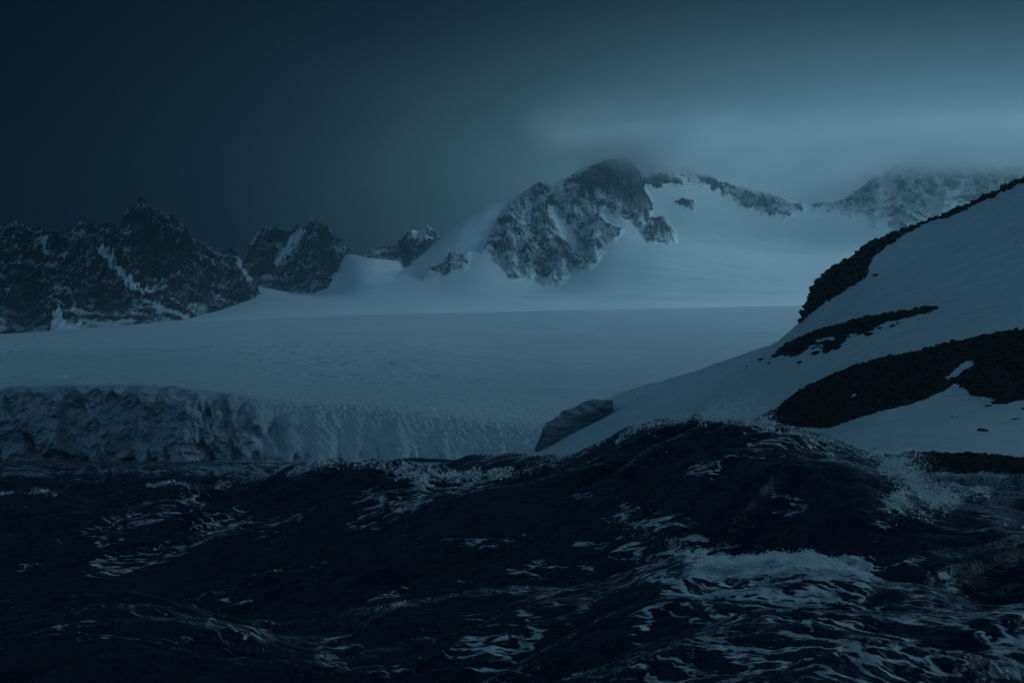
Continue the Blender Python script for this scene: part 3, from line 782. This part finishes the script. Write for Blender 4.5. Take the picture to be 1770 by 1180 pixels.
    lod1 = 1 - sst(60, 160, Y); lod2 = 1 - sst(35, 90, Y)
    gust = .55 + .9 * sst(-.4, .5, n2(X / 7, Y / 8, 449))
    w1 = w1 - .45; w2 = w2 - .45; w3 = w3 - .45
    w0 = fbm((A + 2.5 * wa) / 17, (B_ + 1.5 * wa) / 4.8, 2, 483, .4, True) - .45
    Z = Z + hi * (.42 * w0 + .36 * w1 + .20 * bigw) + gust * (hi * .5 + .5) * (.17 * w2) + gust * lod1 * .050 * w3 + lod2 * .014 * w4
    # open water towards the glacier: rows of small breaking crests
    far = sst(95, 130, Y)
    Z = Z + far * (.60 * rdg(X / 16, Y / 22, 451, 3) + .42 * rdg(X / 4.5, Y / 8, 455, 3) + .1)
    foam = foam_field(px0, py0, Y, X)
    # random whitecaps on far water
    wc = sst(.62, .95, n2(X / 14, Y / 22, 461) + .6 * rdg(X / 20, Y / 22, 451, 3)) * sst(60, 90, Y)
    foam = np.maximum(foam, wc * .62)
    sprk = sst(.25, .8, n2(X / 2.6, Y / 2.2, 463)) * sst(-.35, .15, w2) * .34 * (1 - sst(40, 70, Y))
    foam = np.maximum(foam, sprk)
    # torn, heaped water where it breaks
    k = sst(.62, 1.05, foam) * (1 - sst(100, 140, Y))
    t1 = fbm(X / .55, Y / .55, 4, 471, .65, True); t2 = fbm(X / .16, Y / .16, 3, 475, .65)
    Z = Z + k * np.minimum(Y / 18, 2.5) * ((.060 + .07 * sst(24, 32, Y)) * t1 + .014 * t2 + .02)
    k2 = sst(.3, .7, foam) * (1 - k) * (1 - sst(60, 90, Y))
    Z = Z + k2 * (.035 * t1 + .015 * t2)
    # fine lacy crests get pushed sideways
    X = X + k * .12 * n2(X / .3, Y / .3, 481) + .10 * w2 * lod2 * ca
    t = NT('sea_water'); co = t.coord()
    fo0 = t.attr('foam')
    fo = t.math('MULTIPLY', fo0, t.mapr(t.noise(t.mapping(co, (0, 0, R(-24)), (.6, 1.2, 1)), 1.5, 6, .7), .30, .68, .55, 1.30))
    rot = t.mapping(co, (0, 0, R(-24)), (.42, 1.25, 1.0))
    wrp = t.n('ShaderNodeTexNoise', i_Scale=1.1, i_Vector=rot, i_Detail=4.0)
    rv = t.vm('ADD', rot, t.scale(t.vm('SUBTRACT', wrp.outputs['Color'], (.5, .5, .5)), 1.5))
    v1 = t.n('ShaderNodeTexVoronoi', feature='DISTANCE_TO_EDGE', i_Vector=rv, i_Scale=2.0).outputs[0]
    v2 = t.n('ShaderNodeTexVoronoi', feature='DISTANCE_TO_EDGE', i_Vector=rv, i_Scale=5.0).outputs[0]
    v3 = t.n('ShaderNodeTexVoronoi', feature='DISTANCE_TO_EDGE', i_Vector=rv, i_Scale=13.0).outputs[0]
    lace = t.math('ADD', t.math('ADD', t.mapr(v1, 0, .18, .5, 0), t.mapr(v2, 0, .22, .36, 0)), t.mapr(v3, 0, .3, .22, 0))
    nf = t.noise(rot, 6.0, 7, .68); nf2 = t.noise(rot, 1.0, 4, .6)
    tot = t.math('ADD', t.math('MULTIPLY', lace, .55), t.math('ADD', t.math('MULTIPLY', nf, .62), t.math('MULTIPLY', nf2, .35)))
    fm = t.mapr(t.math('ADD', t.math('MULTIPLY', t.math('SUBTRACT', tot, .70), 2.3), t.math('MULTIPLY', fo, .95)), .74, 1.14)
    fm = t.math('MULTIPLY', fm, t.mapr(fo, .06, .25))
    rip = t.noise(t.mapping(co, (0, 0, R(-15)), (.6, 1.7, 1)), 3.2, 6, .62)
    rip2 = t.noise(t.mapping(co, (0, 0, R(-35)), (.6, 1.8, 1)), 11.0, 5, .6)
    rip3 = t.noise(t.mapping(co, (0, 0, R(-10)), (.5, 1.5, 1)), .55, 6, .65)
    hh = t.math('ADD', rip, t.math('MULTIPLY', rip2, .25))
    nrm = t.bump(hh, .09, 1.0); nrm = t.bump(rip3, .30, 1.0, nrm)
    water = t.bsdf((.0012, .0075, .025, 1), 0.06, nrm, IOR=1.33, Specular_IOR_Level=.5)
    fcol = t.mix(t.mapr(t.noise(co, 3.5, 7, .7), .32, .66), (.42, .47, .52, 1), (.96, .97, .98, 1))
    foamb = t.bsdf(fcol, .75, t.bump(t.math('ADD', nf, t.noise(co, 14, 5, .7)), .06), Specular_IOR_Level=.3)
    mx = t.n('ShaderNodeMixShader', i_0=t.math('MULTIPLY', fm, t.mapr(t.noise(co, 2.6, 5, .65), .35, .62, .45, .95)), i_1=water, i_2=foamb)
    m = t.out(mx.outputs[0])
    o = grid_mesh('sea', X, Y, Z, m, {'foam': foam}); tag(o, kind='structure')
    px, py = pix(X, Y, Z)
    # visible?  running minimum of picture height up each column
    vis = py <= np.minimum.accumulate(py, 0) + 1.0
    SEA.update(X=X, Y=Y, Z=Z, px=px, py=py, foam=foam, vis=vis)
build_sea()

# ================================================================== SPRAY
DROP = [(np.array([[1,0,0],[-1,0,0],[0,1,0],[0,-1,0],[0,0,1],[0,0,-1]], float), np.array([[0,2,4],[2,1,4],[1,3,4],[3,0,4],[2,0,5],[1,2,5],[3,1,5],[0,3,5]]))]
def mat_spray():
    t = NT('spray_drops'); co = t.coord()
    return t.out(t.bsdf((.86, .89, .91, 1), .35, IOR=1.33, Subsurface_Weight=0.0))
m_spray = mat_spray()
def rawdrops(pos, size, stretch):
    V, T = DROP[0]; n = len(pos); nv = len(V)
    W = V[None] * size[:, None, None]
    # each drop drawn out along its own direction
    d = stretch / (np.linalg.norm(stretch, axis=1)[:, None] + 1e-9); l = np.linalg.norm(stretch, axis=1)
    W = W + (np.einsum('ij,kj->ki', V, d) * (size * l)[:, None])[:, :, None] * d[:, None, :]
    W = W * (1 + .25 * RNG.normal(size=(n, nv, 1)))
    W = W + pos[:, None]
    TT = T[None] + (np.arange(n) * nv)[:, None, None]
    return W.reshape(-1, 3), TT.reshape(-1, 3)
def find(px, py, y0, y1):
    n = int(n * 4.0); smax = smax * .42
    m = (SEA['Y'] > y0) & (SEA['Y'] < y1)
    d = (SEA['px'] - px) ** 2 + (SEA['py'] - py) ** 2 + (~m) * 1e9 + (~SEA['vis']) * 150
    i = np.argmin(d); return np.array([SEA['X'].flat[i], SEA['Y'].flat[i], SEA['Z'].flat[i]])
def plume(label, line, y0, y1, n, height, width, smin=.008, smax=.05, drift=.35, tufts=7, fall=1.6, power=1.0, fan=1.0):
    """drops thrown up off the broken water along a crest: they start on the sea surface within `width` picture
    px of the traced crest and rise up to `height` metres, in tufts, thinning upwards"""
    m = (SEA['Y'] > y0) & (SEA['Y'] < y1) & (SEA['py'] > min(q[1] for q in line) - 3 * width) & (SEA['py'] < max(q[1] for q in line) + 3 * width)
    m &= (SEA['px'] > min(q[0] for q in line) - 3 * width) & (SEA['px'] < max(q[0] for q in line) + 3 * width)
    idx = np.flatnonzero(m.ravel()); px = SEA['px'].ravel()[idx]; py = SEA['py'].ravel()[idx]
    d = line_d(px, py, line) / width
    wgt = np.exp(-d ** 2 * 1.6) * (d < 1.8) * SEA['vis'].ravel()[idx]
    wgt = wgt * (.15 + np.clip(.5 + 1.3 * fbm(px / (width * .9), py / (width * .6), 3, 611), 0, 1)) ** power
    pick = RNG.choice(len(idx), n, p=wgt / wgt.sum()); idx = idx[pick]; ppx = px[pick]; dd = d[pick]
    base = np.stack([SEA[k].ravel()[idx] for k in 'XYZ'], 1)
    hs = height if np.ndim(height) else [height] * len(line)
    od = np.argsort([q[0] for q in line])
    h = np.interp(ppx, np.array([q[0] for q in line])[od], np.array(hs)[od]) * np.exp(-dd ** 2 * 1.2)
    sx = base[:, 0]
    tf = .10 + 1.35 * np.clip(.35 + 1.6 * fbm(sx * tufts / 3.0, base[:, 1] * .8, 4, int(abs(line[0][0])) % 50 + 500, .65), 0, 1.4)
    keep = (tf > .34 * RNG.uniform(.6, 1.3, n)) | (RNG.rand(n) < .12)
    base, tf, h, n = base[keep], tf[keep], h[keep], int(keep.sum())
    r = RNG.rand(n) ** fall
    z = r * h * tf
    pos = base + np.stack([RNG.normal(size=n) * (.02 + .12 * z) * fan + drift * z, RNG.normal(size=n) * (.03 + .3 * z), z - .006], 1)
    fr = 7.0
    cl = np.stack([n3(pos[:, 0] * fr, pos[:, 1] * fr, pos[:, 2] * fr, s) for s in (601, 607, 613)], 1)
    pos = pos + cl * np.minimum(.11, .02 + z * .35)[:, None]
    size = smin * .55 * (1 - RNG.rand(n)) ** (-1 / 2.1); size = np.minimum(size, smax) * (1 - .4 * r)
    st = RNG.normal(size=(n, 3)) * .5 + np.array([drift, 0, .8]) * .7
    V, T = rawdrops(pos, size, st)
    o = tri_mesh('spray', V, T, m_spray, True); tag(o, label, 'spray', kind='stuff')
plume('torn spray blown off the highest crest of the big wave', [(1065,765),(1085,750),(1110,738),(1150,730),(1200,724),(1235,722)], 30, 44, 6500, [.25,.45,.5,.35,.25,.35], 5, power=2.5, fall=1.8, smin=.005, smax=.022)
plume('tall torn plume on the summit of the big wave', [(1215,728),(1240,726),(1270,728),(1300,730),(1335,740)], 30, 44, 14000, [.45,.75,.95,.95,.35], 7, fall=1.8, smin=.005, smax=.024, tufts=9, power=2.5)
plume('thin spray along the falling right shoulder of the big wave', [(1330,738),(1400,752),(1450,770),(1500,788)], 30, 44, 2500, [.2,.12,.5,.15], 6, fall=3, smin=.005, smax=.02)
plume('white burst where the big wave curls over', [(1535,808),(1560,824),(1585,840),(1610,855),(1640,865)], 28, 44, 34000, [.3,.9,1.3,1.2,.1], 12, fall=1.5, smin=.005, smax=.028, tufts=8, drift=.25, fan=2.6, power=1.5)
plume('broken water tumbling down below the curl', [(1548,880),(1560,860),(1590,870),(1610,880)], 26, 42, 9000, .22, 20, fall=1.2, smin=.005, smax=.026, power=2.5)
plume('white foam burst along the near breaking crest', [(1205,975),(1240,970),(1300,968),(1350,968),(1400,966),(1450,978),(1495,996)], 14, 22, 24000, [.03,.09,.11,.13,.14,.11,.02], 10, fall=1.7, power=1.6, smin=.0028, smax=.013, tufts=14)
plume('fine spray over the dark crest beside the near breaker', [(1060,912),(1110,915),(1160,940),(1200,962)], 16, 30, 6000, [.16,.18,.12,.08], 15, fall=2.0, smin=.003, smax=.011, power=3)
plume('foam tumbling along the left crest of the big wave', [(500,818),(540,804),(600,800),(650,804),(700,816)], 34, 52, 6500, [.05,.35,.35,.28,.22], 6, power=2, fall=1.8, smin=.006, smax=.028)
plume('foam falling in the saddle of the big wave', [(690,818),(730,832),(770,828),(820,826),(880,816)], 30, 50, 8000, [.2,.25,.35,.25,.15], 7, power=2, fall=1.7, smin=.006, smax=.028)
plume('foam on the crest in front of the round dark wave', [(890,818),(940,804),(970,794),(1000,780),(1040,765)], 30, 50, 1600, [.15,.22,.2,.16,.16], 5, power=2, fall=1.8, smin=.005, smax=.024)
plume('thin spray on the round dark wave behind the crest', [(840,786),(880,780),(910,778),(950,787)], 52, 75, 2500, [.12,.2,.22,.16], 5, fall=2.4, smin=.007, smax=.024)
plume('small whitecap on the left swell', [(5,852),(50,847),(95,853)], 46, 75, 1500, [.03,.26,.05], 4, power=2, fall=1.8, smin=.008, smax=.036)
plume('small whitecap beside the left swell', [(255,840),(300,835),(335,844)], 42, 75, 1100, [.03,.2,.03], 4, power=2, fall=1.8, smin=.008, smax=.034)
plume('whitecap on the water beyond the curl', [(1665,852),(1685,850),(1705,856)], 50, 90, 2200, [.04,.42,.04], 5, fall=1.6, smin=.009, smax=.045)
plume('little foam tuft on the dark near crest', [(655,1050),(680,1045),(700,1042)], 16, 26, 1000, [.01,.1,.01], 5, fall=1.8, smin=.003, smax=.011)
# ================================================================== AIR, CLOUD, SKY, LIGHT, CAMERA
def box(name, x0, x1, y0, y1, z0, z1, mat):
    v = [(x, y, z) for x in (x0, x1) for y in (y0, y1) for z in (z0, z1)]
    f = [(0, 1, 3, 2), (4, 6, 7, 5), (0, 4, 5, 1), (2, 3, 7, 6), (0, 2, 6, 4), (1, 5, 7, 3)]
    me = bpy.data.meshes.new(name); me.from_pydata(v, [], f); me.update(); me.materials.append(mat)
    o = bpy.data.objects.new(name, me); C.objects.link(o); return o
HAZE_D, HAZE_G = .95e-4, .90
t = NT('haze_air')
pv = t.n('ShaderNodeVolumePrincipled'); pv.inputs['Color'].default_value = (.66, .90, 1.0, 1)
pv.inputs['Density'].default_value = HAZE_D; pv.inputs['Anisotropy'].default_value = HAZE_G
mh = t.out(vol=pv.outputs[0])
tag(box('haze', -5600, 5600, -60, 6700, -90, 1420, mh), kind='stuff')

def fog_bank():
    """stratus lying on the tops: flat ragged base near 905 m, thinning out above"""
    t = NT('fog_bank_vapour'); co = t.coord(); sp_ = t.n('ShaderNodeSeparateXYZ', i_0=co)
    nz = t.noise(t.mapping(co, sc=(1, 1, 1.6)), 1 / 240., 4, .6); nb = t.noise(co, 1 / 900., 2, .5)
    off = t.math('ADD', t.math('MULTIPLY', t.math('SUBTRACT', nz, .5), 160.), t.math('MULTIPLY', t.math('SUBTRACT', nb, .5), 60.))
    cap = t.n('ShaderNodeVectorMath', operation='LENGTH', i_0=t.mapping(t.vm('SUBTRACT', co, (400., 4420., 0.)), sc=(1 / 420., 1 / 420., 0))).outputs['Value']
    z = t.math('ADD', t.math('ADD', sp_.outputs[2], off), t.mapr(cap, 0, 1, 100, 0))
    x = t.math('ADD', sp_.outputs[0], t.math('MULTIPLY', off, 2.0))
    d = t.math('MULTIPLY', t.mapr(z, 905, 1010), t.mapr(z, 990, 1140, 1, 0))
    d = t.math('MULTIPLY', d, t.math('MAXIMUM', t.mapr(x, 100, 1100), t.math('MULTIPLY', t.mapr(cap, .0, 1, 1, 0), t.mapr(z, 1050, 1135, 1, 0)))); d = t.math('MULTIPLY', d, t.mapr(sp_.outputs[1], 4050, 4450))
    d = t.math('MULTIPLY', d, t.mapr(x, 2900, 3700, 1, 0))
    pv = t.n('ShaderNodeVolumePrincipled'); pv.inputs['Color'].default_value = FOGC
    pv.inputs['Anisotropy'].default_value = .3; t.put(pv.inputs['Density'], t.math('ADD', t.math('MULTIPLY', t.math('MULTIPLY', d, d), FOGD), t.math('MULTIPLY', t.math('MULTIPLY', t.mapr(cap, .0, 1, 1, 0), t.math('MULTIPLY', t.mapr(z, 970, 1045), t.mapr(z, 1045, 1150, 1, 0))), .012)))
    m = t.out(vol=pv.outputs[0])
    tag(box('cloud', -100, 3800, 4000, 6100, 840, 1280, m), 'pale fog bank hiding the main summit and the far ridge tops', 'cloud', kind='stuff')
FOGC = (.90, .92, .935, 1); FOGD = .008
fog_bank()
def shade_deck():  # unseen cloud, added only to keep the sun off the left and near parts
    t = NT('shade_cloud_vapour'); pv = t.n('ShaderNodeVolumePrincipled'); pv.inputs['Color'].default_value = (.55, .66, .75, 1)
    pv.inputs['Density'].default_value = .012; pv.inputs['Anisotropy'].default_value = .3
    m = t.out(vol=pv.outputs[0])
    V, T = ico(5); q = np.hypot(V[:, 0], V[:, 1])
    ang = np.arctan2(V[:, 1], V[:, 0])
    sq = 1 / np.maximum(np.abs(np.cos(ang)), np.abs(np.sin(ang))) ** .8        # squarer plan
    V = V * np.stack([DECK[3] * sq, DECK[4] * sq, 0 * q + 260], 1)
    V[:, 0] += np.where(V[:, 0] > 0, 1, 0) * DK * (1 - sst(900, 2600, V[:, 1] + DECK[1]))
    V = V + np.stack([n2(V[:, 1] / 900, V[:, 0] / 900, 701) * 200, n2(V[:, 1] / 900, V[:, 0] / 900, 705) * 200, n2(V[:, 0] / 600, V[:, 1] / 600, 709) * 70], 1)
    o = tri_mesh('cloud', V, T, m, True); o.location = DECK[:3]
    tag(o, 'unseen cloud added outside the view to shade the left and near parts', 'cloud', kind='stuff')
DECK = (1650, 1500, 1830, 950, 3000); DK = 1500
shade_deck()

SUN_AZ, SUN_EL = 80, 28
w = bpy.data.worlds.new('World'); bpy.context.scene.world = w; w.use_nodes = True
t = NT('', w)
tc = t.n('ShaderNodeTexCoord').outputs['Generated']
sv = t.n('ShaderNodeSeparateXYZ', i_0=tc)
az = t.math('MULTIPLY', t.math('ARCTAN2', sv.outputs[0], sv.outputs[1]), 57.2958)
el = t.math('MULTIPLY', t.math('ARCSINE', sv.outputs[2]), 57.2958)
cn = t.noise(t.mapping(tc, sc=(1, 1, 3.2)), 2.6, 4, .55)
cn2 = t.noise(t.mapping(tc, sc=(1, 1, 2.2)), 6.0, 5, .55)
def gauss(x, c0, s0, s1=None):
    d = t.math('SUBTRACT', x, c0)
    if s1 is None: q = t.math('DIVIDE', d, s0)
    else:
        q = t.math('ADD', t.math('DIVIDE', t.math('MINIMUM', d, 0.0), s0), t.math('DIVIDE', t.math('MAXIMUM', d, 0.0), s1))
    return t.math('EXPONENT', t.math('MULTIPLY', t.math('MULTIPLY', q, q), -1.0))
azw = t.math('ADD', az, t.math('MULTIPLY', t.math('SUBTRACT', cn, .5), 7.0))
elw = t.math('ADD', el, t.math('MULTIPLY', t.math('SUBTRACT', cn2, .5), 1.6))
lobe = t.math('MULTIPLY', gauss(azw, 19.0, 16.6, 45.0), gauss(t.math('ADD', elw, t.math('MULTIPLY', azw, .08)), 11.3, 6.2, 4.9))
lobe = t.math('MULTIPLY', lobe, t.math('ADD', .8, t.math('MULTIPLY', cn2, .4)))
gap = t.math('MULTIPLY', gauss(azw, -5.0, 32.0, 32.0), gauss(elw, 38.0, 9.0, 12.0))   # bright patch added above the frame for the waves to reflect
up = t.mapr(el, 19, 65)                                   # overhead brightening added as ambient light
col = t.n('ShaderNodeCombineXYZ')
bd = t.n('ShaderNodeVectorMath', operation='DOT_PRODUCT', i_0=tc, i_1=(-.36, -.84, .40)).outputs['Value']   # bright lobe added behind the camera to fill the near slopes
behind = t.mapr(bd, .15, 1.0)
LA, LB, LU = SKY = (.375, .006, .045); LBK = .165; LG = .052
floor_ = gauss(azw, 24.0, 27.0, 60.0)
LF = .005
def chan(kr, kb, ku, kk):
    a = t.math('MULTIPLY', lobe, LA * kr)
    a = t.math('ADD', a, LB * kb)
    a = t.math('ADD', a, t.math('MULTIPLY', floor_, LF * ku * (.75 if kr < .6 else .9 if kr < 1.1 else 1.2)))
    a = t.math('ADD', a, t.math('MULTIPLY', behind, LBK * kk))
    a = t.math('ADD', a, t.math('MULTIPLY', gap, LG * (kk if kk > .5 else .26)))
    return t.math('ADD', a, t.math('MULTIPLY', up, LU * ku))
for i, (kr, kb, ku, kk) in enumerate([(.45, .0, .34, .42), (1.0, .28, .9, 1.0), (1.30, 1.2, 1.35, 1.55)]):
    t.put(col.inputs[i], chan(kr, kb, ku, kk))
sky = t.n('ShaderNodeTexSky'); sky.sky_type = 'NISHITA'; sky.sun_disc = False
sky.sun_elevation = R(3); sky.sun_rotation = R(SUN_AZ); sky.air_density = 2.0; sky.dust_density = 4.0
veil = t.scale(sky.outputs[0], .00004)                      # what gets through the overcast
tot = t.vm('ADD', col.outputs[0], veil)
bg = t.n('ShaderNodeBackground', i_0=tot); bg.inputs[1].default_value = 1.0
wo = t.n('ShaderNodeOutputWorld'); t.t.links.new(bg.outputs[0], wo.inputs[0])

sd = bpy.data.lights.new('sun', 'SUN'); sd.energy = 2.8; sd.angle = R(18); sd.color = (.46, .80, .95)
so = bpy.data.objects.new('sun', sd); C.objects.link(so)
import mathutils
v = mathutils.Vector((math.sin(R(SUN_AZ)) * math.cos(R(SUN_EL)), math.cos(R(SUN_AZ)) * math.cos(R(SUN_EL)), math.sin(R(SUN_EL))))
so.rotation_euler = v.to_track_quat('Z', 'Y').to_euler()

cd = bpy.data.cameras.new('camera'); cd.lens = 50; cd.sensor_width = 36; cd.clip_start = .5; cd.clip_end = 30000
co_ = bpy.data.objects.new('camera', cd); C.objects.link(co_); co_.location = (0, 0, CAMZ)
co_.rotation_euler = (R(90) + PITCH, 0, 0)
sc = bpy.context.scene; sc.camera = co_
sc.view_settings.view_transform = 'Standard'; sc.view_settings.look = 'None'
sc.view_settings.exposure = 0; sc.view_settings.gamma = 1
sc.render.engine = 'CYCLES'
sc.cycles.use_denoising = True
sc.cycles.max_bounces = 8; sc.cycles.diffuse_bounces = 2; sc.cycles.glossy_bounces = 2; sc.cycles.volume_bounces = 6
sc.cycles.transmission_bounces = 2; sc.cycles.volume_max_steps = 96; sc.cycles.volume_step_rate = 1.0
